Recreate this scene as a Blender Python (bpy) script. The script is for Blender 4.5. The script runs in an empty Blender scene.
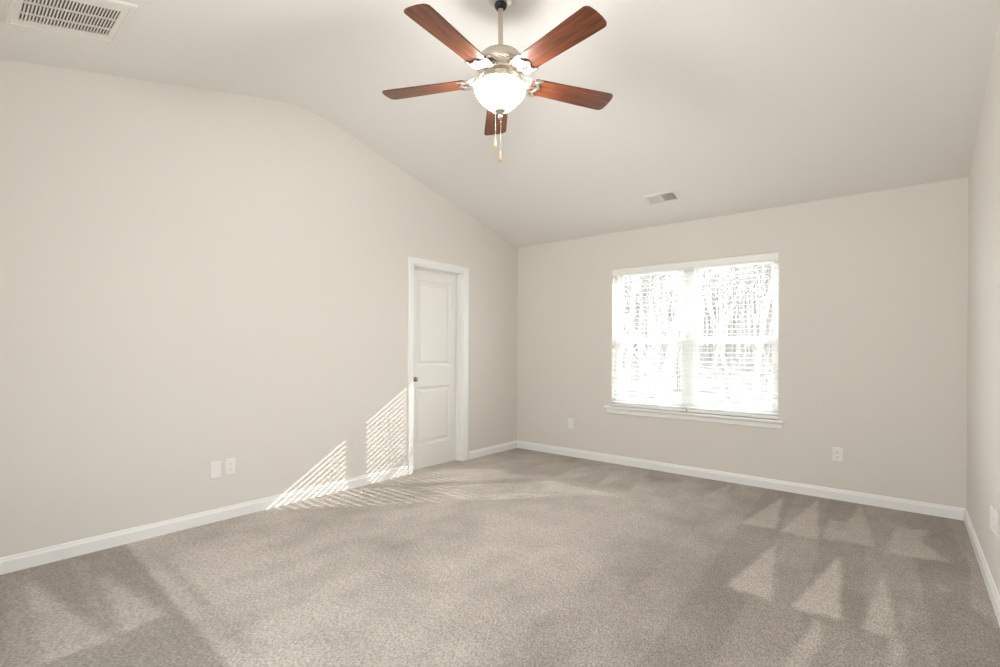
import bpy, math, random
from mathutils import Vector, Matrix, noise
random.seed(7)
PI = math.pi
S = bpy.context.scene
COL = S.collection

# ------------------------------------------------------------------ camera
cam_d = bpy.data.cameras.new('camera'); cam = bpy.data.objects.new('camera', cam_d); COL.objects.link(cam)
F_PX = 496.43
cam_d.sensor_fit = 'HORIZONTAL'; cam_d.sensor_width = 36.0
cam_d.lens = F_PX * 36.0 / 1000.0
cam_d.shift_y = 16.74 / 1000.0
cam_d.clip_start = 0.02; cam_d.clip_end = 300
YAW, PITCH, ROLL = 0.6861, -0.0014, 0.0058
fw = Vector((-math.sin(YAW) * math.cos(PITCH), math.cos(YAW) * math.cos(PITCH), math.sin(PITCH)))
rt = Vector((math.cos(YAW), math.sin(YAW), 0)); up = rt.cross(fw)
r2 = rt * math.cos(ROLL) + up * math.sin(ROLL); u2 = up * math.cos(ROLL) - rt * math.sin(ROLL)
m = Matrix((( r2.x, u2.x, -fw.x, 0), (r2.y, u2.y, -fw.y, 0), (r2.z, u2.z, -fw.z, 1.19), (0, 0, 0, 1)))
cam.matrix_world = m
S.camera = cam

# ------------------------------------------------------------------ exposure
S.view_settings.view_transform = 'Standard'
S.view_settings.look = 'None'
S.view_settings.gamma = 1.0
S.view_settings.use_curve_mapping = False
S.view_settings.exposure = 0.52
S.cycles.max_bounces = 14; S.cycles.diffuse_bounces = 10
S.cycles.transparent_max_bounces = 16
S.cycles.use_denoising = True; S.cycles.use_adaptive_sampling = False; S.cycles.use_light_tree = False
S.cycles.sample_clamp_indirect = 6.0

# ------------------------------------------------------------------ world
W = bpy.data.worlds.new('sky'); S.world = W; W.use_nodes = True
nt = W.node_tree; nt.nodes.clear()
wo = nt.nodes.new('ShaderNodeOutputWorld'); bg = nt.nodes.new('ShaderNodeBackground')
tc = nt.nodes.new('ShaderNodeTexCoord'); sx = nt.nodes.new('ShaderNodeSeparateXYZ'); cr = nt.nodes.new('ShaderNodeValToRGB')
nt.links.new(tc.outputs['Generated'], sx.inputs[0]); nt.links.new(sx.outputs['Z'], cr.inputs[0])
nt.links.new(cr.outputs[0], bg.inputs['Color']); nt.links.new(bg.outputs[0], wo.inputs[0])
cr.color_ramp.elements[0].position = 0.0; cr.color_ramp.elements[0].color = (1.0, 0.99, 0.97, 1)
cr.color_ramp.elements[1].position = 0.7; cr.color_ramp.elements[1].color = (0.80, 0.90, 1.0, 1)
bg.inputs['Strength'].default_value = 8.5

# ------------------------------------------------------------------ sun
SUN_DIR = Vector((-0.845, -1.0, -0.611)).normalized()
sd = bpy.data.lights.new('sun', 'SUN'); sd.energy = 4.3; sd.angle = math.radians(0.2); sd.color = (1.0, 0.97, 0.91)
so = bpy.data.objects.new('sun', sd); COL.objects.link(so); so.rotation_euler = SUN_DIR.to_track_quat('-Z', 'Y').to_euler()
so.location = (6, 10, 6)

# ------------------------------------------------------------------ room numbers
XA, XC, YB, YN = -3.662, 0.333, 4.806, -0.70
ZS = 2.428
PROF = [(YN - .3, ZS - .3 * .2554), (YN, ZS), (1.72, 3.030), (1.86, 3.058), (1.98, 3.068), (2.12, 3.068), (2.26, 3.052), (2.38, 3.028), (YB, ZS), (YB + .3, ZS - .3 * .247)]
def roof(y):
    for (a, za), (b, zb) in zip(PROF, PROF[1:]):
        if y <= b: return za + (zb - za) * (y - a) / (b - a)
    return PROF[-1][1]
WIN = (-2.407, -0.850, 0.600, 2.046)          # window opening in the back wall
WIN_FILL = (-1.95, -0.40, 0.600, 2.040)           # added unseen window behind the camera, lets in extra fill daylight
DOOR = (3.145, 3.850, 0.0, 2.012)             # opening along Y in the left wall

# daylight entering at the far window and at the added rear one
def portal(name, loc, rot, sx_, sy_):
    l = bpy.data.lights.new(name, 'AREA'); l.shape = 'RECTANGLE'; l.size = sx_; l.size_y = sy_
    l.cycles.is_portal = True
    o = bpy.data.objects.new(name, l); COL.objects.link(o); o.location = loc; o.rotation_euler = rot
portal('window_portal', ((WIN[0] + WIN[1]) / 2, YB + .16, 1.32), (PI / 2, 0, PI), 1.56, 1.44)
portal('added_rear_portal', ((WIN_FILL[0] + WIN_FILL[1]) / 2, YN - .16, 1.32), (-PI / 2, 0, PI), WIN_FILL[1] - WIN_FILL[0], 1.44)

# ------------------------------------------------------------------ materials
def mat(name, col=(.8, .8, .8), rough=.5, metal=0., **kw):
    M = bpy.data.materials.new(name); M.use_nodes = True
    b = M.node_tree.nodes['Principled BSDF']
    b.inputs['Base Color'].default_value = (*col, 1); b.inputs['Roughness'].default_value = rough; b.inputs['Metallic'].default_value = metal
    for k, v in kw.items():
        b.inputs[k.replace('_', ' ')].default_value = v
    return M
def N(M, t, **kw):
    n = M.node_tree.nodes.new(t)
    for k, v in kw.items(): setattr(n, k, v)
    return n
def L(M, a, b): M.node_tree.links.new(a, b)
def bump(M, scale, strength, dist=.002, detail=3, coord='Object', stretch=None):
    b = M.node_tree.nodes['Principled BSDF']
    t = N(M, 'ShaderNodeTexCoord'); n = N(M, 'ShaderNodeTexNoise'); n.inputs['Scale'].default_value = scale; n.inputs['Detail'].default_value = detail
    src = t.outputs[coord]
    if stretch:
        mp = N(M, 'ShaderNodeMapping'); mp.inputs['Scale'].default_value = stretch; L(M, src, mp.inputs[0]); src = mp.outputs[0]
    L(M, src, n.inputs['Vector'])
    bp = N(M, 'ShaderNodeBump'); bp.inputs['Strength'].default_value = strength; bp.inputs['Distance'].default_value = dist
    L(M, n.outputs[0], bp.inputs['Height']); L(M, bp.outputs[0], b.inputs['Normal'])
    return n
def tint(M, noise_node, c1, c2, p0=.35, p1=.65):
    r = N(M, 'ShaderNodeValToRGB'); r.color_ramp.elements[0].position = p0; r.color_ramp.elements[1].position = p1
    r.color_ramp.elements[0].color = (*c1, 1); r.color_ramp.elements[1].color = (*c2, 1)
    L(M, noise_node.outputs[0], r.inputs[0]); L(M, r.outputs[0], M.node_tree.nodes['Principled BSDF'].inputs['Base Color'])
    return r

M_wall = mat('wall_paint', (.725, .697, .658), .75); bump(M_wall, 220, .10, .001)
M_ceil = mat('ceiling_paint', (.820, .808, .785), .85); bump(M_ceil, 160, .14, .001)
M_trim = mat('white_trim_paint', (.87, .87, .865), .35); bump(M_trim, 60, .03, .001)
M_door = mat('white_door_paint', (.80, .795, .77), .4); bump(M_door, 90, .05, .001, stretch=(1, 1, .15))
M_vinyl = mat('white_vinyl', (.86, .86, .85), .35); bump(M_vinyl, 40, .02, .001)
M_slat = mat('white_blind_slat', (.88, .88, .87), .4); bump(M_slat, 60, .03, .001, stretch=(.05, 1, 1))
M_cord = mat('white_cord', (.85, .84, .82), .8); bump(M_cord, 900, .3, .001)
M_plate = mat('white_plastic', (.84, .84, .83), .3); bump(M_plate, 200, .02, .0005)
M_slot = mat('dark_slot', (.05, .045, .04), .6); bump(M_slot, 200, .02, .0005)
M_nickel = mat('brushed_nickel', (.66, .61, .54), .34, 1.0); bump(M_nickel, 60, .08, .0006, stretch=(1, 1, 30))
M_black = mat('black_rubber', (.015, .015, .017), .45); bump(M_black, 120, .05, .0005)
M_knob = mat('antique_nickel', (.34, .30, .23), .25, 1.0); bump(M_knob, 120, .03, .0005)
M_pend = mat('tan_wood_pendant', (.62, .36, .20), .4); bump(M_pend, 120, .05, .0005, stretch=(1, 1, .2))
M_grille = mat('white_enamel_grille', (.80, .78, .74), .4); bump(M_grille, 90, .03, .0005)
M_duct = mat('brown_filter', (.32, .24, .20), .9); bump(M_duct, 300, .4, .002)
M_regin = mat('register_interior', (.45, .46, .46), .8); bump(M_regin, 100, .1, .001)
M_bark = mat('grey_bark', (.26, .235, .21), .9); nb = bump(M_bark, 14, .6, .02, stretch=(1, 1, .2)); tint(M_bark, nb, (.13, .12, .112), (.25, .235, .22))
M_bark2 = mat('pale_bark', (.60, .50, .40), .9); nb = bump(M_bark2, 10, .5, .02, stretch=(1, 1, .3)); tint(M_bark2, nb, (.52, .40, .28), (.70, .64, .56))
M_litter = mat('leaf_litter', (.38, .33, .27), .95); nb = bump(M_litter, 2.6, .8, .05, detail=8); tint(M_litter, nb, (.035, .031, .026), (.165, .148, .125))
M_side = mat('outer_siding', (.60, .58, .54), .7); bump(M_side, 40, .1, .002)

# glass: mostly clear, faint reflection
M_glass = bpy.data.materials.new('window_glass'); M_glass.use_nodes = True
g = M_glass.node_tree; g.nodes.clear()
go = g.nodes.new('ShaderNodeOutputMaterial'); gt = g.nodes.new('ShaderNodeBsdfTransparent'); gg = g.nodes.new('ShaderNodeBsdfGlossy')
gm = g.nodes.new('ShaderNodeMixShader'); gf = g.nodes.new('ShaderNodeLayerWeight'); gp = g.nodes.new('ShaderNodeMath'); gp.operation = 'POWER'; gp.inputs[1].default_value = 3.0; ga = g.nodes.new('ShaderNodeMath'); ga.operation = 'MULTIPLY_ADD'; ga.inputs[1].default_value = .6; ga.inputs[2].default_value = .04; g.links.new(gf.outputs['Facing'], gp.inputs[0]); g.links.new(gp.outputs[0], ga.inputs[0]); gg.inputs['Roughness'].default_value = .02
gt.inputs[0].default_value = (.97, .98, .97, 1)
g.links.new(ga.outputs[0], gm.inputs[0]); g.links.new(gt.outputs[0], gm.inputs[1]); g.links.new(gg.outputs[0], gm.inputs[2]); g.links.new(gm.outputs[0], go.inputs[0])

# lit frosted bowl
M_bowl = mat('lit_frosted_glass', (.95, .93, .90), .3)
b = M_bowl.node_tree.nodes['Principled BSDF']
b.inputs['Emission Color'].default_value = (1.0, .975, .945, 1); b.inputs['Emission Strength'].default_value = 74
n = N(M_bowl, 'ShaderNodeTexNoise'); n.inputs['Scale'].default_value = 14
r = N(M_bowl, 'ShaderNodeMapRange'); r.inputs[3].default_value = .9; r.inputs[4].default_value = .95
L(M_bowl, n.outputs[0], r.inputs[0]); L(M_bowl, r.outputs[0], b.inputs['Base Color'])

# cherry blade veneer: grain runs along local X
M_wood = mat('cherry_wood_veneer', (.3, .1, .05), .32); b = M_wood.node_tree.nodes['Principled BSDF']
t = N(M_wood, 'ShaderNodeTexCoord'); mp = N(M_wood, 'ShaderNodeMapping'); mp.inputs['Scale'].default_value = (2.2, 26, 26)
n1 = N(M_wood, 'ShaderNodeTexNoise'); n1.inputs['Scale'].default_value = 2.2; n1.inputs['Detail'].default_value = 8; n1.inputs['Distortion'].default_value = .7
r1 = N(M_wood, 'ShaderNodeValToRGB'); e = r1.color_ramp.elements
e[0].position = .30; e[0].color = (.062, .018, .008, 1); e[1].position = .68; e[1].color = (.215, .064, .024, 1)
e2 = r1.color_ramp.elements.new(.48); e2.color = (.130, .036, .013, 1)
L(M_wood, t.outputs['Object'], mp.inputs[0]); L(M_wood, mp.outputs[0], n1.inputs['Vector']); L(M_wood, n1.outputs[0], r1.inputs[0]); L(M_wood, r1.outputs[0], b.inputs['Base Color'])

# carpet: two-tone nap (attribute 'nap' = which way the pile was brushed) with tuft speckle
M_carpet = mat('cut_pile_carpet', (.4, .35, .3), .95); b = M_carpet.node_tree.nodes['Principled BSDF']
b.inputs['Specular IOR Level'].default_value = .1
b.inputs['Sheen Weight'].default_value = .15; b.inputs['Sheen Roughness'].default_value = .6
at = N(M_carpet, 'ShaderNodeAttribute'); at.attribute_name = 'nap'
t = N(M_carpet, 'ShaderNodeTexCoord')
nA = N(M_carpet, 'ShaderNodeTexNoise'); nA.inputs['Scale'].default_value = 135; nA.inputs['Detail'].default_value = 3; nA.inputs['Roughness'].default_value = .65
nB = N(M_carpet, 'ShaderNodeTexNoise'); nB.inputs['Scale'].default_value = 28; nB.inputs['Detail'].default_value = 4
mpc = N(M_carpet, 'ShaderNodeMapping'); mpc.inputs['Rotation'].default_value = (0, 0, .7); mpc.inputs['Scale'].default_value = (1.0, .55, 1)
L(M_carpet, t.outputs['Object'], mpc.inputs[0]); L(M_carpet, mpc.outputs[0], nA.inputs['Vector']); L(M_carpet, t.outputs['Object'], nB.inputs['Vector'])
mixn = N(M_carpet, 'ShaderNodeMix'); mixn.data_type = 'RGBA'
mixn.inputs[6].default_value = (.255, .220, .193, 1); mixn.inputs[7].default_value = (.535, .483, .435, 1)
L(M_carpet, at.outputs['Fac'], mixn.inputs[0])
rA = N(M_carpet, 'ShaderNodeMapRange'); rA.inputs[1].default_value = .3; rA.inputs[2].default_value = .7; rA.inputs[3].default_value = .50; rA.inputs[4].default_value = 1.45
rB = N(M_carpet, 'ShaderNodeMapRange'); rB.inputs[1].default_value = .3; rB.inputs[2].default_value = .7; rB.inputs[3].default_value = .90; rB.inputs[4].default_value = 1.10
L(M_carpet, nA.outputs[0], rA.inputs[0]); L(M_carpet, nB.outputs[0], rB.inputs[0])
mu = N(M_carpet, 'ShaderNodeMath', operation='MULTIPLY'); L(M_carpet, rA.outputs[0], mu.inputs[0]); L(M_carpet, rB.outputs[0], mu.inputs[1])
vm = N(M_carpet, 'ShaderNodeVectorMath', operation='SCALE'); L(M_carpet, mixn.outputs[2], vm.inputs[0]); L(M_carpet, mu.outputs[0], vm.inputs['Scale'])
L(M_carpet, vm.outputs[0], b.inputs['Base Color'])
bp = N(M_carpet, 'ShaderNodeBump'); bp.inputs['Strength'].default_value = .6; bp.inputs['Distance'].default_value = .006
L(M_carpet, nA.outputs[0], bp.inputs['Height']); L(M_carpet, bp.outputs[0], b.inputs['Normal'])

# ------------------------------------------------------------------ mesh helpers
class MB:
    def __init__(s): s.v = []; s.f = []; s.sm = []
    def add(s, vs, fs, smooth=False, M=None):
        o = len(s.v); s.v += [tuple(M @ Vector(p)) if M else tuple(p) for p in vs]
        s.f += [[i + o for i in f] for f in fs]; s.sm += [smooth] * len(fs)
    def box(s, x0, x1, y0, y1, z0, z1, M=None):
        vs = [(x, y, z) for z in (z0, z1) for y in (y0, y1) for x in (x0, x1)]
        s.add(vs, [[0, 2, 3, 1], [4, 5, 7, 6], [0, 1, 5, 4], [2, 6, 7, 3], [0, 4, 6, 2], [1, 3, 7, 5]], M=M)
    def lathe(s, prof, n=48, M=None, smooth=True):
        vs = []; fs = []
        for r_, z in prof:
            for k in range(n): vs.append((r_ * math.cos(2 * PI * k / n), r_ * math.sin(2 * PI * k / n), z))
        for j in range(len(prof) - 1):
            for k in range(n): fs.append([j * n + k, j * n + (k + 1) % n, (j + 1) * n + (k + 1) % n, (j + 1) * n + k])
        fs.append(list(range(n))[::-1]); fs.append([(len(prof) - 1) * n + k for k in range(n)])
        s.add(vs, fs, smooth, M)
    def tube(s, pts, rads, n=8, M=None, flat=None):
        """tube along pts; flat=(w,h) gives an elliptical section lying in the XY plane"""
        pts = [Vector(p) for p in pts]; vs = []; fs = []
        for i, p in enumerate(pts):
            d = (pts[min(i + 1, len(pts) - 1)] - pts[max(i - 1, 0)]).normalized()
            ref = Vector((0, 0, 1)) if abs(d.z) < .9 else Vector((1, 0, 0))
            a = d.cross(ref).normalized(); c = a.cross(d).normalized(); r_ = rads[i] if isinstance(rads, (list, tuple)) else rads
            wa, wb = (flat if flat else (1, 1))
            for k in range(n):
                t_ = 2 * PI * k / n; vs.append(p + a * (r_ * wa * math.cos(t_)) + c * (r_ * wb * math.sin(t_)))
        for i in range(len(pts) - 1):
            for k in range(n): fs.append([i * n + k, i * n + (k + 1) % n, (i + 1) * n + (k + 1) % n, (i + 1) * n + k])
        fs.append(list(range(n))[::-1]); fs.append([(len(pts) - 1) * n + k for k in range(n)])
        s.add(vs, fs, True, M)
    def extrude(s, prof, p0, p1, uax, vax):
        """2-D closed profile (u,v) swept straight from p0 to p1"""
        p0, p1, uax, vax = map(Vector, (p0, p1, uax, vax)); n = len(prof)
        vs = [p0 + uax * a + vax * b_ for a, b_ in prof] + [p1 + uax * a + vax * b_ for a, b_ in prof]
        s.add(vs, [[i, (i + 1) % n, n + (i + 1) % n, n + i] for i in range(n)] + [list(range(n))[::-1], list(range(n, 2 * n))])
    def build(s, name, material, parent=None, bevel=0, loc=None):
        me = bpy.data.meshes.new(name); me.from_pydata(s.v, [], s.f); me.update()
        me.polygons.foreach_set('use_smooth', s.sm)
        import bmesh
        bm = bmesh.new(); bm.from_mesh(me); bmesh.ops.recalc_face_normals(bm, faces=bm.faces); bm.to_mesh(me); bm.free()
        me.materials.append(material)
        o = bpy.data.objects.new(name, me); COL.objects.link(o)
        if loc is not None: o.location = loc
        if parent: o.parent = parent
        if bevel:
            bv = o.modifiers.new('bevel', 'BEVEL'); bv.width = bevel; bv.segments = 2; bv.limit_method = 'ANGLE'; bv.angle_limit = math.radians(35)
        if any(s.sm):
            try: me.set_sharp_from_angle(angle=math.radians(40))
            except Exception: pass
        return o
def empty(name, loc=(0, 0, 0), rot=(0, 0, 0)):
    o = bpy.data.objects.new(name, None); COL.objects.link(o); o.location = loc; o.rotation_euler = rot; o.empty_display_size = .1
    return o
def tag(o, label=None, cat=None, group=None, kind=None):
    if label: o['label'] = label
    if cat: o['category'] = cat
    if group: o['group'] = group
    if kind: o['kind'] = kind
    return o
def st(o, label, cat): return tag(o, label, cat, None, 'structure')

# ------------------------------------------------------------------ walls
def gable_wall(x0, x1, y0, y1, hole=None):
    """wall in the YZ plane under the vault, optional opening (ya,yb,za,zb)"""
    mb = MB()
    ys = sorted({y0, y1} | {p[0] for p in PROF if y0 < p[0] < y1} | ({hole[0], hole[1]} if hole else set()))
    for a, b_ in zip(ys, ys[1:]):
        zs = [0, None]
        lo = hole[3] if hole and a >= hole[0] - 1e-6 and b_ <= hole[1] + 1e-6 else -.05
        za, zb = roof(a) + .02, roof(b_) + .02
        mb.add([(x0, a, lo), (x1, a, lo), (x0, b_, lo), (x1, b_, lo), (x0, a, za), (x1, a, za), (x0, b_, zb), (x1, b_, zb)],
               [[0, 2, 3, 1], [4, 5, 7, 6], [0, 1, 5, 4], [2, 6, 7, 3], [0, 4, 6, 2], [1, 3, 7, 5]])
    return mb
def flat_wall(y0, y1, hole):
    mb = MB(); xa, xb, za, zb = hole; top = ZS + .01
    mb.box(XA - .16, xa, y0, y1, -.05, top); mb.box(xb, XC + .16, y0, y1, -.05, top)
    mb.box(xa, xb, y0, y1, -.05, za); mb.box(xa, xb, y0, y1, zb, top)
    return mb
o = gable_wall(XA - .115, XA, YN, YB, DOOR).build('wall_left', M_wall); st(o, 'long greige gable wall on the left with the white door', 'wall')
o = gable_wall(XC, XC + .115, YN, YB).build('wall_right', M_wall); st(o, 'narrow greige wall strip at the right edge', 'wall')
o = flat_wall(YB, YB + .15, WIN).build('wall_back', M_wall); st(o, 'greige far wall holding the double window', 'wall')
o = flat_wall(YN - .15, YN, WIN_FILL).build('wall_front', M_wall); st(o, 'greige wall behind the camera', 'wall')

# ceiling: vaulted slab, smooth across the ridge
mb = MB(); th = .18
pr = PROF
vs = []; fs = []
for y, z in pr: vs += [(XA - .2, y, z), (XC + .2, y, z), (XC + .2, y, z + th), (XA - .2, y, z + th)]
for i in range(len(pr) - 1):
    a, b_ = 4 * i, 4 * i + 4
    fs += [[a, a + 1, b_ + 1, b_], [a + 1, a + 2, b_ + 2, b_ + 1], [a + 2, a + 3, b_ + 3, b_ + 2], [a + 3, a, b_, b_ + 3]]
fs += [[0, 3, 2, 1], [len(vs) - 4, len(vs) - 3, len(vs) - 2, len(vs) - 1]]
mb.add(vs, fs, True)
o = mb.build('ceiling', M_ceil); st(o, 'greige vaulted ceiling sloping down to the window wall', 'ceiling')

# ------------------------------------------------------------------ floor with vacuumed nap marks
def inside(px, py, poly):
    c = False; j = len(poly) - 1
    for i in range(len(poly)):
        xi, yi = poly[i]; xj, yj = poly[j]
        if (yi > py) != (yj > py) and px < (xj - xi) * (py - yi) / (yj - yi) + xi: c = not c
        j = i
    return c
NAP = [  # (polygon, nap value)
    ([(-3.45, .955), (-3.2, .975), (-2.0, .905), (-2.0, .875)], .52),
    ([(-.77, 4.58), (-.67, 3.74), (-.88, 3.71)], .75), ([(-.54, 4.70), (-.43, 3.71), (-.64, 3.72)], .85),
    ([(-.27, 4.76), (-.14, 3.79), (-.35, 3.78)], .72), ([(-.42, 4.2), (-.30, 4.22), (-.33, 3.75), (-.40, 3.75)], .6),
    ([(-.62, 3.45), (-.49, 2.65), (-.70, 2.67)], .85), ([(-.29, 3.50), (-.22, 2.65), (-.41, 2.65)], .95),
    ([(-.09, 3.40), (-.02, 2.64), (-.14, 2.63)], .92), ([(-.05, 4.32), (.12, 4.36), (.07, 4.10), (.20, 3.79), (-.08, 3.73)], .75),
    ([(.12, 3.45), (.17, 3.34), (.14, 3.31)], .8), ([(0, 3.08), (.03, 2.96), (0, 2.62)], .65),
    ([(-.30, 2.62), (-.26, 2.45), (-.30, 2.0), (-.37, 2.0)], .85), ([(-.05, 2.62), (.0, 2.62), (.02, 2.0), (-.05, 2.0)], .7),
    ([(.31, 4.52), (.333, 3.0), (.24, 3.2), (.28, 3.78)], .5), ([(-1.26, 4.05), (-1.17, 4.49), (-1.05, 4.16), (-1.08, 3.65)], .48),
    ([(-3.57, .42), (-2.50, .57), (-2.50, .36)], .78), ([(-3.31, .69), (-2.55, .775), (-2.52, .60)], .82),
    ([(-3.64, .37), (-3.55, .42), (-2.40, .33), (-2.40, .27)], .45), ([(-3.66, .64), (-3.5, .67), (-2.45, .585), (-2.45, .555), (-2.76, .57)], .48),
]
for k in range(6):   # faint long strokes further along the far wall
    x = -3.0 + k * .36 + random.uniform(-.05, .05)
    NAP.append(([(x, 4.78), (x + .16, 3.9), (x - .10, 3.95)], .62))
def smooth(e0, e1, x):
    t_ = max(0, min(1, (x - e0) / (e1 - e0))); return t_ * t_ * (3 - 2 * t_)
def nap_base(x, y):
    # broad zones: right-hand lanes and the strip by the left wall are brushed dark, the middle light
    right = smooth(-1.75, -.75, x - (3.2 - y) * .05)
    left = 1 - smooth(.868, .905, y + (x + 3.52) * .059)
    far = smooth(4.0, 4.7, y) * .35
    v = .80 - .55 * right
    if x < -1.9: v = v * (1 - left) + .22 * left
    v -= far * (1 - right)
    n1_ = noise.noise(Vector((x * 2.3 + y * .8, y * 1.3, 3))); n2_ = noise.noise(Vector((x * 7, y * 5, 9)))
    v += (.38 * n1_ + .26 * n2_) * (1 - .45 * right) * (1 - .7 * left)
    # lanes left by the vacuum head, running away from the far wall
    v += .07 * math.copysign(1, math.sin((x + .05 * y) * 2 * PI / .46)) * right
    return v
def nap(x, y):
    v = nap_base(x, y)
    for poly, val in NAP:
        c = 0
        xs_ = [p[0] for p in poly]; ys_ = [p[1] for p in poly]
        if x < min(xs_) - .03 or x > max(xs_) + .03 or y < min(ys_) - .03 or y > max(ys_) + .03: continue
        for dx in (-.008, 0, .008):
            for dy in (-.016, 0, .016): c += inside(x + dx + .012 * noise.noise(Vector((x * 18, y * 18, 1))), y + dy + .02 * noise.noise(Vector((x * 18, y * 18, 5))), poly)
        if c:
            vv = val * .88 + .16 * noise.noise(Vector((x * 9, y * 6, 4))); v = v * (1 - c / 9) + vv * c / 9
    return max(0, min(1, v))
gx0, gx1, gy0, gy1 = XA - .16, XC + .1, YN - .1, YB + .1; stp = .0155
nx = int((gx1 - gx0) / stp) + 1; ny = int((gy1 - gy0) / stp) + 1
vs = [(gx0 + (gx1 - gx0) * i / nx, gy0 + (gy1 - gy0) * j / ny, 0) for j in range(ny + 1) for i in range(nx + 1)]
fs = [[j * (nx + 1) + i, j * (nx + 1) + i + 1, (j + 1) * (nx + 1) + i + 1, (j + 1) * (nx + 1) + i] for j in range(ny) for i in range(nx)]
me = bpy.data.meshes.new('floor'); me.from_pydata(vs, [], fs); me.update(); me.materials.append(M_carpet)
att = me.attributes.new('nap', 'FLOAT', 'POINT'); att.data.foreach_set('value', [nap(v[0], v[1]) for v in vs])
o = bpy.data.objects.new('floor', me); COL.objects.link(o); st(o, 'taupe cut pile carpet with vacuum marks', 'floor')

# ------------------------------------------------------------------ baseboards
BP = [(0, 0), (.014, 0), (.014, .060), (.0125, .066), (.009, .072), (.0085, .078), (.006, .084), (.0, .086)]
def base(name, runs, label):
    mb = MB()
    for p0, p1, n_ in runs: mb.extrude(BP, p0, p1, n_, (0, 0, 1))
    st(mb.build(name, M_trim), label, 'baseboard')
base('baseboard_left', [((XA, YN, 0), (XA, DOOR[0] - .055, 0), (1, 0, 0)), ((XA, DOOR[1] + .085, 0), (XA, YB, 0), (1, 0, 0))], 'white baseboard along the left wall on both sides of the door')
base('baseboard_back', [((XA, YB, 0), (XC, YB, 0), (0, -1, 0))], 'white baseboard under the window wall')
base('baseboard_right', [((XC, YN, 0), (XC, YB, 0), (-1, 0, 0))], 'white baseboard along the right wall')
base('baseboard_front', [((XA, YN, 0), (XC, YN, 0), (0, 1, 0))], 'white baseboard behind the camera')

# ------------------------------------------------------------------ door
ya, yb, _, zt = DOOR
dr = empty('door_1', (XA, ya, 0)); st(dr, 'white two panel interior door set back in the left wall', 'door')
def local(mb, name, m_, parent, org, bevel=0):
    mb.v = [(x - org[0], y - org[1], z - org[2]) for x, y, z in mb.v]
    return mb.build(name, m_, parent, bevel)
OR = (XA, ya, 0)
mb = MB(); CP = [(0, 0), (.057, 0), (.057, .010), (.050, .017), (.034, .015), (.016, .011), (.004, .010), (0, .007)]  # across width, thickness
CW = .055
# left, right, head casing
mb.extrude(CP, (XA, ya + .004, 0), (XA, ya + .004, zt + .002), (0, -1, 0), (1, 0, 0))
mb.extrude(CP, (XA, yb - .004, 0), (XA, yb - .004, zt + .002), (0, 1.42, 0), (1, 0, 0))
mb.extrude(CP, (XA, ya - .053, zt + .0), (XA, yb + .077, zt + .0), (0, 0, 1), (1, 0, 0))
local(mb, 'door_casing', M_trim, dr, OR)
mb = MB(); jx = XA - .115
mb.box(jx, XA + .001, ya - .0, ya + .018, 0, zt); mb.box(jx, XA + .001, yb - .018, yb, 0, zt); mb.box(jx, XA + .001, ya, yb, zt - .018, zt)
# stops
mb.box(XA - .070, XA - .058, ya + .018, ya + .030, 0, zt - .018); mb.box(XA - .070, XA - .058, yb - .030, yb - .018, 0, zt - .018); mb.box(XA - .070, XA - .058, ya + .018, yb - .018, zt - .030, zt - .018)
local(mb, 'door_jamb', M_trim, dr, OR, .0015)
# slab with two moulded panels
def panel_slab(y0, y1, z0, z1, panels, xf, xb_):
    mb = MB()
    ys = sorted({y0, y1} | {p[0] for p in panels} | {p[1] for p in panels}); zs = sorted({z0, z1} | {p[2] for p in panels} | {p[3] for p in panels})
    for a, b_ in zip(ys, ys[1:]):
        for c, d in zip(zs, zs[1:]):
            if any(a >= p[0] - 1e-6 and b_ <= p[1] + 1e-6 and c >= p[2] - 1e-6 and d <= p[3] + 1e-6 for p in panels): continue
            mb.add([(xf, a, c), (xf, b_, c), (xf, b_, d), (xf, a, d)], [[0, 1, 2, 3]])
    for (a, b_, c, d) in panels:
        rings = [(0, 0), (.006, -.002), (.014, -.009), (.024, -.010), (.034, -.010), (.050, -.003), (.060, -.002)]
        vs = []; fs = []
        for ins, dep in rings: vs += [(xf + dep, a + ins, c + ins), (xf + dep, b_ - ins, c + ins), (xf + dep, b_ - ins, d - ins), (xf + dep, a + ins, d - ins)]
        for i in range(len(rings) - 1):
            for k in range(4): fs.append([4 * i + k, 4 * i + (k + 1) % 4, 4 * i + 4 + (k + 1) % 4, 4 * i + 4 + k])
        fs.append([len(vs) - 4 + k for k in range(4)])
        mb.add(vs, fs)
    mb.add([(xb_, y0, z0), (xb_, y1, z0), (xb_, y1, z1), (xb_, y0, z1), (xf, y0, z0), (xf, y1, z0), (xf, y1, z1), (xf, y0, z1)],
           [[0, 1, 2, 3], [0, 1, 5, 4], [1, 2, 6, 5], [2, 3, 7, 6], [3, 0, 4, 7]])
    return mb
DX = XA - .072
sl = local(panel_slab(ya + .021, yb - .021, .002, zt - .021, [(3.265, 3.735, 1.015, 1.880), (3.265, 3.735, .235, .815)], DX, DX - .035), 'door_slab', M_door, dr, OR)
mb = MB(); R = Matrix.Translation((DX - OR[0], 3.212 - OR[1], .895)) @ Matrix.Rotation(PI / 2, 4, 'Y') @ Matrix.Scale(.86, 4)
mb.lathe([(.031, 0), (.031, .004), (.027, .009), (.012, .012), (.010, .030), (.016, .036), (.026, .044), (.0285, .053), (.026, .062), (.016, .068), (.004, .069)], 32, R)
tag(mb.build('door_knob', M_knob, sl), 'round antique nickel door knob')
for zh in (.22, 1.02, 1.80):
    mb = MB(); R = Matrix.Translation((DX - OR[0] + .006, yb - .020 - OR[1], zh))
    mb.lathe([(.005, -.045), (.006, -.044), (.006, .044), (.005, .045)], 12, R); mb.build('hinge', M_trim, dr)

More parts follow.
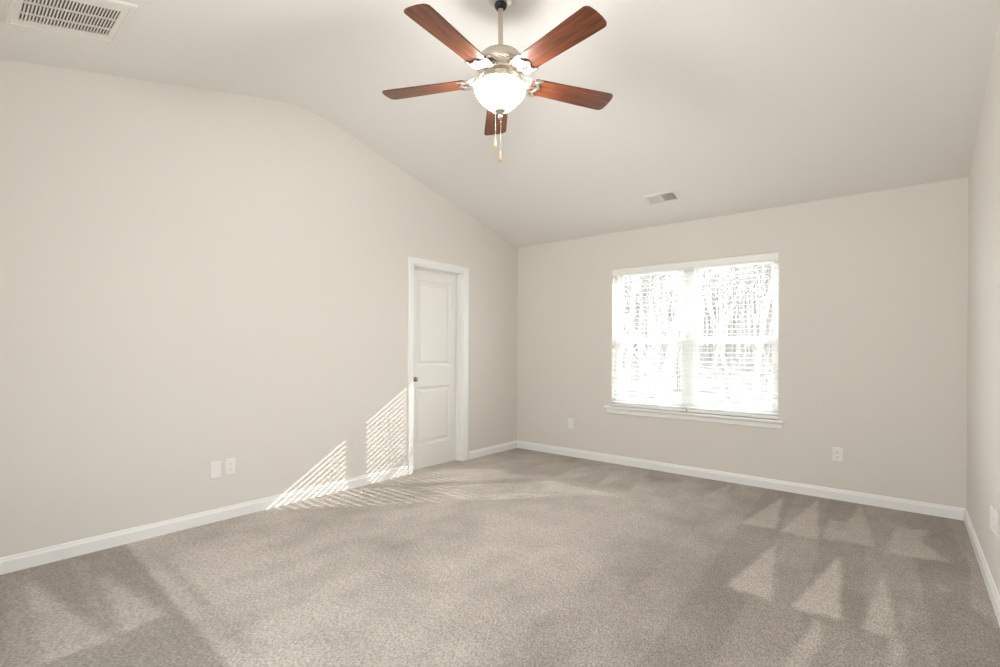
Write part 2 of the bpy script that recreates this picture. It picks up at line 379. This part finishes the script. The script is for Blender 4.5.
# added unseen box behind the door keeps daylight out of the gap
mb = MB(); mb.box(XA - .80, XA - .76, ya - .4, yb + .4, 0, 2.4); mb.box(XA - .76, XA - .12, ya - .4, ya - .36, 0, 2.4); mb.box(XA - .76, XA - .12, yb + .36, yb + .4, 0, 2.4)
mb.box(XA - .80, XA - .12, ya - .4, yb + .4, 2.4, 2.44); mb.box(XA - .80, XA - .12, ya - .4, yb + .4, -.06, -.01)
st(mb.build('door_light_block', M_wall), 'added unseen box behind the white door that blocks daylight', 'wall')

# ------------------------------------------------------------------ window
def window(name, W_, yin, sgn, label):
    """sgn=+1: outside is towards +Y"""
    xa, xb, za, zb = W_
    root = empty(name, ((xa + xb) / 2, yin, za)); st(root, label, 'window'); org = ((xa + xb) / 2, yin, za)
    def Y(a, b_): return (yin + sgn * a, yin + sgn * b_) if sgn > 0 else (yin + sgn * b_, yin + sgn * a)
    mb = MB(); y0, y1 = Y(.075, .148); fwid = .032; mid = (xa + xb) / 2
    mb.box(xa, xa + fwid, y0, y1, za, zb); mb.box(xb - fwid, xb, y0, y1, za, zb); mb.box(xa, xb, y0, y1, zb - .035, zb); mb.box(xa, xb, y0, y1, za, za + .030)
    mb.box(mid - .045, mid + .045, y0, y1, za, zb)
    local(mb, 'window_frame', M_vinyl, root, org, .002)
    zm = za + .69
    for u0, u1 in ((xa + fwid, mid - .045), (mid + .045, xb - fwid)):
        for nm, z0, z1, d0, d1 in (('upper_sash', zm - .002, zb - .035, .112, .142), ('lower_sash', za + .03, zm + .004, .080, .110)):
            y0, y1 = Y(d0, d1); w = .032; mb = MB()
            bt, tp = (.038, .034) if nm == 'upper_sash' else (.045, .038)
            mb.box(u0, u0 + w, y0, y1, z0, z1); mb.box(u1 - w, u1, y0, y1, z0, z1); mb.box(u0 + w, u1 - w, y0, y1, z0, z0 + bt); mb.box(u0 + w, u1 - w, y0, y1, z1 - tp, z1)
            s_ = local(mb, nm, M_vinyl, root, org, .003)
            mb = MB(); yc = (y0 + y1) / 2; mb.box(u0 + w - .003, u1 - w + .003, yc - .002, yc + .002, z0 + bt - .003, z1 - tp + .003)
            local(mb, 'pane', M_glass, s_, org)
            if nm == 'lower_sash':
                mb = MB(); xc = (u0 + u1) / 2; yl = yin + sgn * .079
                mb.box(xc - .03, xc + .03, min(yl, yl + sgn * .012), max(yl, yl + sgn * .012), z1 - .006, z1 + .008)
                local(mb, 'sash_lock', M_vinyl, s_, org, .002)
    # painted drywall returns and exterior trim are part of the wall; stool and apron
    mb = MB(); y0, y1 = Y(-.038, .076)
    mb.box(xa, xb, y0, y1, za - .022, za); y2, y3 = Y(-.038, 0); mb.box(xa - .075, xa, y2, y3, za - .022, za); mb.box(xb, xb + .050, y2, y3, za - .022, za)
    local(mb, 'window_sill', M_trim, root, org, .005)
    mb = MB(); a_ = -sgn
    mb.extrude([(0, 0), (.010, 0), (.013, .006), (.013, .040), (.017, .046), (.017, .052), (0, .052)], (xa - .050, yin, za - .074), (xb + .036, yin, za - .074), (0, a_, 0), (0, 0, 1))
    local(mb, 'window_apron', M_trim, root, org)
    return root
window('window_1', WIN, YB, 1, 'white double hung twin window in the far wall')
window('added_rear_window', WIN_FILL, YN, -1, 'added white twin window behind the camera for fill daylight')

# ------------------------------------------------------------------ blinds
def blind(x0, x1, label, ladders):
    yc = YB + .034; root = empty('window_blind', ((x0 + x1) / 2, yc, WIN[2])); org = tuple(root.location)
    tag(root, label, 'window blind', 'white horizontal blinds in the window')
    mb = MB(); mb.box(x0 + .004, x1 - .004, YB + .012, YB + .062, 1.985, 2.036); local(mb, 'headrail', M_slat, root, org, .002)
    mb = MB()   # moulded valance
    mb.extrude([(0, 0), (.010, .002), (.010, .012), (.013, .018), (.013, .052), (.009, .060), (.011, .066), (.011, .074), (0, .075)], (x0 if x0 < -2 else -1.627, YB + .006, 1.968), (x1 if x1 > -1 else -1.627, YB + .006, 1.968), (0, -1, 0), (0, 0, 1))
    local(mb, 'valance', M_slat, root, org)
    mb = MB(); til = math.radians(2.5); z = 1.955; pitch = .0436; hw = .025; k = 0
    while z > .640:
        prof = []
        for i in range(7):
            u = -hw + 2 * hw * i / 6; crown = .0022 * (1 - (u / hw) ** 2)
            prof.append((u * math.cos(til) - 0, u * math.sin(til) + crown + .0014))
        for i in range(6, -1, -1):
            u = -hw + 2 * hw * i / 6; crown = .0022 * (1 - (u / hw) ** 2)
            prof.append((u * math.cos(til), u * math.sin(til) + crown - .0014))
        mb.extrude(prof, (x0, yc, z), (x1, yc, z), (0, 1, 0), (0, 0, 1))
        z -= pitch; k += 1
    local(mb, 'slats', M_slat, root, org)
    zb_ = .610
    mb = MB(); mb.box(x0, x1, yc - .025, yc + .025, zb_ - .008, zb_ + .021); local(mb, 'bottom_rail', M_slat, root, org, .004)
    for lx in ladders:
        mb = MB(); x = x0 + (x1 - x0) * lx
        for dy in (-.0262, .0262): mb.tube([(x, yc + dy, zb_ + .01), (x, yc + dy, 1.985)], .0013, 6)
        mb.tube([(x + .008, yc, zb_ + .01), (x + .008, yc, 1.985)], .0011, 6)
        local(mb, 'ladder_cord', M_cord, root, org)
    return root
bl = blind(-2.4055, -1.632, 'left of the two white slatted blinds in the far window, nearer the door', (.12, .5, .88))
br = blind(-1.622, -.8515, 'right of the two white slatted blinds in the far window, farther from the door', (.12, .5, .88))
mb = MB(); yw = YB - .004
mb.tube([(-2.33, yw, 1.955), (-2.33, yw, 1.30)], .004, 8); mb.v = [(x - bl.location.x, y - bl.location.y, z - bl.location.z) for x, y, z in mb.v]; mb.build('tilt_wand', M_slat, bl)
mb = MB()
for dx in (0, .007): mb.tube([(-.93 + dx, yw, 1.955), (-.93 + dx, yw, 1.25)], .0011, 6)
mb.lathe([(.002, 1.255), (.006, 1.235), (.007, 1.215), (.003, 1.21)], 10, Matrix.Translation((-.9265, yw, 0)))
mb.v = [(x - br.location.x, y - br.location.y, z - br.location.z) for x, y, z in mb.v]; mb.build('lift_cord', M_cord, br)

# ------------------------------------------------------------------ wall plates
def plate(loc, rz, kind, label, cat='outlet', group=None, parts=True):
    """plate facing local -Y"""
    root = empty('wall_outlet' if kind == 'duplex' else ('blank_wall_plate' if kind == 'blank' else 'light_switch'), loc, (0, 0, rz))
    tag(root, label, cat, group)
    mb = MB(); w, h = .0350, .0575
    mb.add([(-w, 0, -h), (w, 0, -h), (w, 0, h), (-w, 0, h), (-w, -.002, -h), (w, -.002, -h), (w, -.002, h), (-w, -.002, h),
            (-w + .005, -.006, -h + .005), (w - .005, -.006, -h + .005), (w - .005, -.006, h - .005), (-w + .005, -.006, h - .005)],
           [[3, 2, 1, 0]] + [[k, (k + 1) % 4, 4 + (k + 1) % 4, 4 + k] for k in range(4)] + [[4 + k, 4 + (k + 1) % 4, 8 + (k + 1) % 4, 8 + k] for k in range(4)] + [[8, 9, 10, 11]])
    mb.build('cover_plate', M_plate, root)
    if kind == 'duplex':
        for zc in (-.0195, .0195):
            mb = MB(); n_ = 24; pts = []
            for k in range(n_):
                t_ = 2 * PI * k / n_; pts.append((max(-.0172, min(.0172, .0195 * math.cos(t_))), .0145 * math.sin(t_) * 1.0))
            mb.add([(x, -.0058, zc + z) for x, z in pts] + [(x, -.0082, zc + z) for x, z in pts],
                   [[k, (k + 1) % n_, n_ + (k + 1) % n_, n_ + k] for k in range(n_)] + [list(range(n_, 2 * n_))])
            f = mb.build('receptacle', M_plate, root)
            mb = MB(); mb.box(-.0075, -.0055, -.0086, -.0080, zc - .002, zc + .006); mb.box(.0055, .0075, -.0086, -.0080, zc - .001, zc + .005)
            mb.lathe([(.0022, 0), (.0022, .0006)], 12, Matrix.Translation((0, -.0080, zc - .007)) @ Matrix.Rotation(PI / 2, 4, 'X'))
            mb.build('slots', M_slot, f)
        ss = (0,)
    elif kind == 'blank': ss = (-.030, .030)
    else:
        mb = MB(); mb.box(-.005, .005, -.0075, -.0055, -.012, .012); mb.add([(-.0035, -.007, -.004), (.0035, -.007, -.004), (.0035, -.007, .006), (-.0035, -.007, .006), (-.003, -.016, .006), (.003, -.016, .006), (.003, -.014, .010), (-.003, -.014, .010)],
            [[0, 1, 2, 3], [4, 5, 6, 7], [0, 1, 5, 4], [1, 2, 6, 5], [2, 3, 7, 6], [3, 0, 4, 7]])
        mb.build('toggle', M_plate, root); ss = (-.030, .030)
    for zc in ss:
        mb = MB(); mb.lathe([(.0032, 0), (.0030, .0010), (.0015, .0014)], 12, Matrix.Translation((0, -.0058, zc)) @ Matrix.Rotation(PI / 2, 4, 'X')); mb.build('screw', M_plate, root)
    return root
RL, RB, RR = PI / 2, 0, -PI / 2
plate((XA, 1.400, .354), RL, 'blank', 'white blank cover plate on the left wall, left of the outlet beside it', 'wall plate')
plate((XA, 1.496, .359), RL, 'duplex', 'white duplex outlet on the left wall, right beside the blank plate', 'outlet')
plate((-2.902, YB, .366), RB, 'duplex', 'small white duplex outlet on the far wall, left of the window', 'outlet')
plate((-.423, YB, .362), RB, 'duplex', 'white duplex outlet on the far wall, right of the window', 'outlet')
plate((XC, 3.435, .372), RR, 'blank', 'white cover plate on the right wall, the one nearer the corner', 'wall plate')
plate((XC, 3.305, .382), RR, 'duplex', 'white duplex outlet on the right wall at the photo edge', 'outlet')

# ------------------------------------------------------------------ ceiling fan
FX, FY = -1.671, 2.03
fan = empty('ceiling_fan', (FX, FY, 3.068)); tag(fan, 'five blade ceiling fan with cherry blades, nickel motor and lit glass bowl', 'ceiling fan')
def Z(z): return z - 3.068
mb = MB(); mb.lathe([(.070, Z(3.068)), (.070, Z(3.063)), (.068, Z(3.050)), (.062, Z(3.036)), (.050, Z(3.024)), (.036, Z(3.016)), (.030, Z(3.016))]); mb.build('canopy', M_nickel, fan)
mb = MB(); mb.lathe([(.030, Z(3.022)), (.033, Z(3.012)), (.031, Z(3.000)), (.024, Z(2.991)), (.015, Z(2.988))]); mb.build('hanger_ball', M_black, fan)
mb = MB(); mb.lathe([(.0142, Z(3.000)), (.0142, Z(2.760))], 24); mb.build('downrod', M_nickel, fan)
mb = MB(); mb.lathe([(.010, Z(2.770)), (.020, Z(2.768)), (.024, Z(2.760)), (.055, Z(2.758)), (.078, Z(2.754)), (.096, Z(2.746)), (.109, Z(2.735)), (.115, Z(2.724)), (.117, Z(2.710)), (.123, Z(2.706)), (.136, Z(2.702)), (.139, Z(2.694)), (.139, Z(2.682)), (.134, Z(2.676)), (.100, Z(2.674)), (.060, Z(2.676))], 64)
mo = mb.build('motor_housing', M_nickel, fan)
mb = MB()
for k in range(48):
    mb.box(.080, .122, -.0022, .0022, Z(2.6705), Z(2.6755), Matrix.Rotation(2 * PI * k / 48, 4, 'Z'))
mb.build('vent_fins', M_nickel, mo)
mb = MB(); mb.lathe([(.074, Z(2.678)), (.076, Z(2.668)), (.072, Z(2.660)), (.060, Z(2.655)), (.050, Z(2.652)), (.048, Z(2.638)), (.052, Z(2.636))], 48); mb.build('flywheel_cover', M_nickel, fan)
mb = MB(); mb.lathe([(.036, Z(2.655)), (.038, Z(2.640)), (.062, Z(2.632)), (.066, Z(2.622)), (.070, Z(2.612)), (.088, Z(2.606)), (.104, Z(2.600)), (.112, Z(2.594)), (.112, Z(2.588)), (.104, Z(2.586))], 48); mb.build('light_fitter', M_nickel, fan)
bowlp = [(.100, 2.588), (.110, 2.587), (.118, 2.583), (.125, 2.577), (.131, 2.567), (.1325, 2.556), (.129, 2.543), (.119, 2.526), (.103, 2.508), (.085, 2.490), (.068, 2.475), (.053, 2.463), (.041, 2.457), (.028, 2.453), (.010, 2.4505)]
mb = MB(); mb.lathe([(r_, Z(z)) for r_, z in bowlp], 64); tag(mb.build('glass_bowl', M_bowl, fan), 'lit white frosted glass bowl')
mb = MB(); mb.lathe([(.010, Z(2.456)), (.031, Z(2.457)), (.032, Z(2.452)), (.026, Z(2.444)), (.014, Z(2.438)), (.008, Z(2.434)), (.007, Z(2.430)), (.011, Z(2.426)), (.0125, Z(2.419)), (.010, Z(2.412)), (.003, Z(2.409))], 32); mb.build('finial', M_nickel, fan)
vr = Vector((math.cos(YAW), math.sin(YAW), 0))
for off, ztop, zend, tip in ((-.024, 2.452, 2.310, 2.252), (.004, 2.412, 2.240, 2.178)):
    d = vr * off; mb = MB(); z = ztop
    mb.tube([(d.x, d.y, Z(ztop)), (d.x, d.y, Z(zend))], .0011, 6)
    while z > zend: mb.lathe([(.0005, .0019), (.0019, .0006), (.0019, -.0006), (.0005, -.0019)], 6, Matrix.Translation((d.x, d.y, Z(z)))); z -= .0055
    c = mb.build('pull_chain', M_nickel, fan)
    mb = MB(); h = zend - tip
    mb.lathe([(.0015, Z(zend)), (.003, Z(zend - .04 * h)), (.0035, Z(zend - .2 * h)), (.006, Z(zend - .5 * h)), (.0085, Z(zend - .72 * h)), (.0075, Z(zend - .86 * h)), (.003, Z(zend - .97 * h)), (.0008, Z(tip))], 20, Matrix.Translation((d.x, d.y, 0)))
    tag(mb.build('pendant', M_pend, c), 'tan wooden teardrop pendant')
# blade: local X outwards, pitched so the right-hand edge (looking outwards) is higher
def blade_mesh():
    out = []; R0, R1 = .178, .672
    def hw(x): return .060 + .013 * smooth(R0, R1, x)
    top = [];
    for i in range(13):
        x = R0 + .016 + (R1 - .045 - R0 - .016) * i / 12; top.append((x, hw(x)))
    # tip: rounded corners, gently bowed end
    rr = .034; xe = R1 - rr; we = hw(R1)
    for i in range(1, 9):
        t_ = PI / 2 * (1 - i / 8); top.append((xe + rr * math.cos(t_) * .80, we - rr + rr * math.sin(t_)))
    top.append((R1 - .004, .018)); 
    root = [(R0, .040), (R0 + .004, .052)]
    upper = root + top
    pts = upper + [(x, -y) for x, y in reversed(upper)]
    n_ = len(pts); th_ = .0032
    mb = MB(); mb.add([(x, y, -th_) for x, y in pts] + [(x, y, th_) for x, y in pts], [list(range(n_))[::-1], list(range(n_, 2 * n_))] + [[k, (k + 1) % n_, n_ + (k + 1) % n_, n_ + k] for k in range(n_)])
    return mb
def iron_mesh():
    mb = MB(); zt_ = -.006
    def bar(pts, r_): 
        # smooth a control polyline
        P = [Vector(p) for p in pts]; out = []
        for i in range(len(P) - 1):
            p0, p1, p2, p3 = P[max(i - 1, 0)], P[i], P[i + 1], P[min(i + 2, len(P) - 1)]
            for s_ in range(6):
                u = s_ / 6; out.append(.5 * ((2 * p1) + (p2 - p0) * u + (2 * p0 - 5 * p1 + 4 * p2 - p3) * u * u + (3 * p1 - p0 - 3 * p2 + p3) * u ** 3))
        out.append(P[-1]); mb.tube(out, r_, 8, flat=(1.5, .62))
    for s_ in (1, -1):
        bar([(.070, .010 * s_, .052), (.100, .016 * s_, .046), (.125, .034 * s_, .018), (.150, .050 * s_, -.004), (.178, .056 * s_, -.009), (.205, .062 * s_, -.008), (.226, .060 * s_, -.007)], .0052)
        bar([(.226, .060 * s_, -.007), (.208, .048 * s_, -.008), (.196, .036 * s_, -.008), (.208, .024 * s_, -.008), (.214, .012 * s_, -.008), (.226, 0, -.007)], .0046)
        bar([(.130, .004 * s_, .010), (.150, .014 * s_, -.005), (.164, .028 * s_, -.009), (.158, .038 * s_, -.008), (.148, .034 * s_, -.006)], .0040)
        bar([(.165, .030 * s_, -.009), (.182, .030 * s_, -.009), (.196, .036 * s_, -.008)], .0040)
        mb.lathe([(.0055, -.0065), (.0055, -.0105), (.003, -.0115)], 12, Matrix.Translation((.205, .040 * s_, 0)))
    bar([(.068, 0, .052), (.100, 0, .046), (.125, 0, .018), (.150, 0, -.005), (.180, 0, -.009), (.224, 0, -.007)], .0060)
    mb.lathe([(.0055, -.0065), (.0055, -.0125), (.003, -.0135)], 12, Matrix.Translation((.212, 0, 0)))
    mb.box(.060, .098, -.020, .020, .046, .053)
    return mb
BZ = 2.618; A0 = math.radians(60.3); PITCHB = math.radians(-9.5)
blade0 = blade_mesh().build('blade', M_wood, fan, .0012); iron0 = iron_mesh().build('blade_iron', M_nickel, fan)
for k in range(5):
    bl_, ir_ = (blade0, iron0) if k == 0 else (blade0.copy(), iron0.copy())
    if k: COL.objects.link(bl_); COL.objects.link(ir_); bl_.parent = fan; ir_.parent = fan
    a = A0 + k * 2 * PI / 5
    Mx = Matrix.Translation((0, 0, Z(BZ))) @ Matrix.Rotation(a, 4, 'Z') @ Matrix.Rotation(PITCHB, 4, 'X')
    bl_.matrix_local = Mx; ir_.matrix_local = Mx

# ------------------------------------------------------------------ return air grille (near slope, upper left of the photo)
s1 = .2554
def slope_frame(x, y, z, slope):
    u = Vector((1, 0, 0)); v = Vector((0, 1, slope)).normalized(); w = u.cross(v)     # w points up, away from the room
    M_ = Matrix(((u.x, v.x, w.x, x), (u.y, v.y, w.y, y), (u.z, v.z, w.z, z), (0, 0, 0, 1))); return M_
gy = .513; M_ = slope_frame(-2.992, gy, roof(gy), (3.030 - ZS) / (1.72 - YN))
gr = empty('return_air_grille'); gr.matrix_world = M_ @ Matrix.Rotation(math.radians(-2), 4, 'Z'); tag(gr, 'large white slotted return air grille on the near ceiling slope', 'air vent')
ax, ay = .215, .212; ix0, ix1, iy0, iy1 = -.140, .138, -.172, .166
mb = MB()
def ring(mb, o_, i_, zo, zi):
    (a0, a1, b0, b1), (c0, c1, d0, d1) = o_, i_
    mb.add([(a0, b0, zo), (a1, b0, zo), (a1, b1, zo), (a0, b1, zo), (c0, d0, zi), (c1, d0, zi), (c1, d1, zi), (c0, d1, zi)], [[k, (k + 1) % 4, 4 + (k + 1) % 4, 4 + k] for k in range(4)])
O = (-ax, ax, -ay, ay); O1 = (-ax + .004, ax - .004, -ay + .004, ay - .004); O2 = (-ax + .020, ax - .020, -ay + .020, ay - .020); O3 = (-ax + .023, ax - .023, -ay + .023, ay - .023); I_ = (ix0, ix1, iy0, iy1)
ring(mb, O, O, 0, -.008); ring(mb, O, O1, -.008, -.011); ring(mb, O1, O2, -.011, -.012); ring(mb, O2, O3, -.012, -.009); ring(mb, O3, I_, -.009, -.010); ring(mb, I_, I_, -.010, -.001)
for xr in (-.067, .040): mb.box(xr - .008, xr + .008, iy0, iy1, -.0100, -.0075)
mb.build('grille_frame', M_grille, gr)
mb = MB(); nf = 27
for k in range(nf + 1):
    yc = iy0 + (iy1 - iy0) * k / nf
    mb.box(ix0, ix1, yc - .0027, yc + .0027, -.0100, -.0090)
    mb.box(ix0, ix1, -.0046, .0046, -.0004, .0004, Matrix.Translation((0, yc + .0046, -.0056)) @ Matrix.Rotation(math.radians(52), 4, 'X'))
mb.build('louvers', M_grille, gr)
mb = MB(); mb.box(ix0 - .01, ix1 + .01, iy0 - .01, iy1 + .01, -.0012, -.0004); mb.build('filter', M_duct, gr)

# ------------------------------------------------------------------ supply register (far slope, above the window)
ry = 4.318; M_ = slope_frame(-1.684, ry, roof(ry), -(3.028 - ZS) / (YB - 2.38))
rg = empty('supply_register'); rg.matrix_world = M_; tag(rg, 'small white two section ceiling register above the window', 'air vent')
ax, ay = .146, .088
mb = MB(); O = (-ax, ax, -ay, ay); O1 = (-ax + .003, ax - .003, -ay + .003, ay - .003); I_ = (-ax + .026, ax - .026, -ay + .026, ay - .026)
ring(mb, O, O, 0, -.004); ring(mb, O, O1, -.004, -.006); ring(mb, O1, I_, -.006, -.010); ring(mb, I_, I_, -.010, -.0005)
mb.box(-.006, .006, -ay + .026, ay - .026, -.011, -.001); mb.build('register_frame', M_grille, rg)
mb = MB()
for sgn_, xa_, xb_ in ((-1, I_[0], -.006), (1, .006, I_[1])):
    nn = 9
    for k in range(nn):
        xc = xa_ + (xb_ - xa_) * (k + .5) / nn
        mb.box(-.0052, .0052, I_[2], I_[3], -.0005, .0005, Matrix.Translation((xc, 0, -.0060)) @ Matrix.Rotation(math.radians(40 * sgn_), 4, 'Y'))
mb.build('louvers', M_grille, rg)
mb = MB(); mb.box(I_[0], I_[1], I_[2], I_[3], -.0012, -.0004); mb.build('damper', M_regin, rg)

# ------------------------------------------------------------------ outside: wooded slope seen through the blinds
def hill(x, y): return -.9 + .052 * max(0, y - 6) + .25 * noise.noise(Vector((x * .12, y * .12, 0)))
mb = MB(); n_ = 40; vs = []; fs = []
for j in range(n_ + 1):
    for i in range(n_ + 1):
        x = -45 + 70 * i / n_; y = 5.3 + 55 * j / n_; vs.append((x, y, hill(x, y)))
for j in range(n_):
    for i in range(n_): a = j * (n_ + 1) + i; fs.append([a, a + 1, a + n_ + 2, a + n_ + 1])
mb.add(vs, fs, True); o = mb.build('ground', M_litter); st(o, 'leaf covered wooded slope outside the window', 'ground')
def tree_mesh(seed, H_, r0, lean, maxd=3):
    rnd = random.Random(seed); mb = MB(); 
    def limb(p, d, ln, r_, depth):
        pts = [p]; rr = [r_]; n__ = 7 if depth == 0 else 5
        for i in range(n__):
            d = (d + Vector((rnd.uniform(-1, 1), rnd.uniform(-1, 1), rnd.uniform(-.3, .6))) * (.10 if depth == 0 else .22)).normalized()
            p = p + d * ln / n__; pts.append(p); rr.append(r_ * (1 - .85 * (i + 1) / n__) + .003)
        mb.tube(pts, rr, 7 if depth < 2 else 4)
        if depth < maxd:
            for i in range(1, n__ + 1):
                for q in range((2 if depth < 2 else 1)):
                    if depth == 0 and i < 2: continue
                    a = rnd.uniform(0, 2 * PI); nd = (d * .5 + Vector((math.cos(a), math.sin(a), rnd.uniform(.1, .8)))).normalized()
                    limb(pts[i], nd, ln * rnd.uniform(.18, .34), rr[i] * .40, depth + 1)
    limb(Vector((0, 0, -.3)), Vector((lean, lean * .3, 1)).normalized(), H_, r0, 0)
    return mb
protos = []
rnd = random.Random(11)
for k in range(5):
    o = tree_mesh(20 + k, 11 + k, .045 + .011 * k, .03 * (k - 2)).build('bare_tree', M_bark); protos.append(o)
NT = 26
for k in range(NT):      # the nearer trees, one by one
    y = 13 + 13 * k / (NT - 1) + rnd.uniform(-.4, .4); fr = -.12 - .42 * ((k * .618) % 1); x = fr * y
    o = protos[k] if k < 5 else protos[k % 5].copy()
    if k >= 5: COL.objects.link(o)
    sc_ = rnd.uniform(.75, 1.25); o.scale = (sc_, sc_, rnd.uniform(.85, 1.2)); o.location = (x, y, hill(x, y)); o.rotation_euler = (0, 0, rnd.uniform(0, 6.28))
    tag(o, 'bare grey tree in the woods seen through the blinds', 'tree', 'bare trees outside the window')
far = MB(); fp = [tree_mesh(60 + k, 12 + k, .07 + .015 * k, .03 * (k - 1), 2) for k in range(4)]
for k in range(170):     # the hazy mass of woods behind them
    y = 27 + 30 * k / 169 + rnd.uniform(-.6, .6); fr = -.08 - .50 * ((k * .618) % 1); x = fr * y; q = fp[k % 4]
    sc_ = rnd.uniform(.8, 1.3); far.add(q.v, q.f, True, Matrix.Translation((x, y, hill(x, y))) @ Matrix.Rotation(rnd.uniform(0, 6.28), 4, 'Z') @ Matrix.Scale(sc_, 4))
tag(far.build('distant_woodland', M_bark), 'hazy mass of distant bare woods behind the nearer trees', 'woods', None, 'stuff')
y = 8.6; x = -3.62
o = tree_mesh(77, 5.5, .07, .10).build('pale_leaning_tree', M_bark2); o.location = (x, y, hill(x, y)); tag(o, 'pale tan tree leaning outside the left lower pane', 'tree')
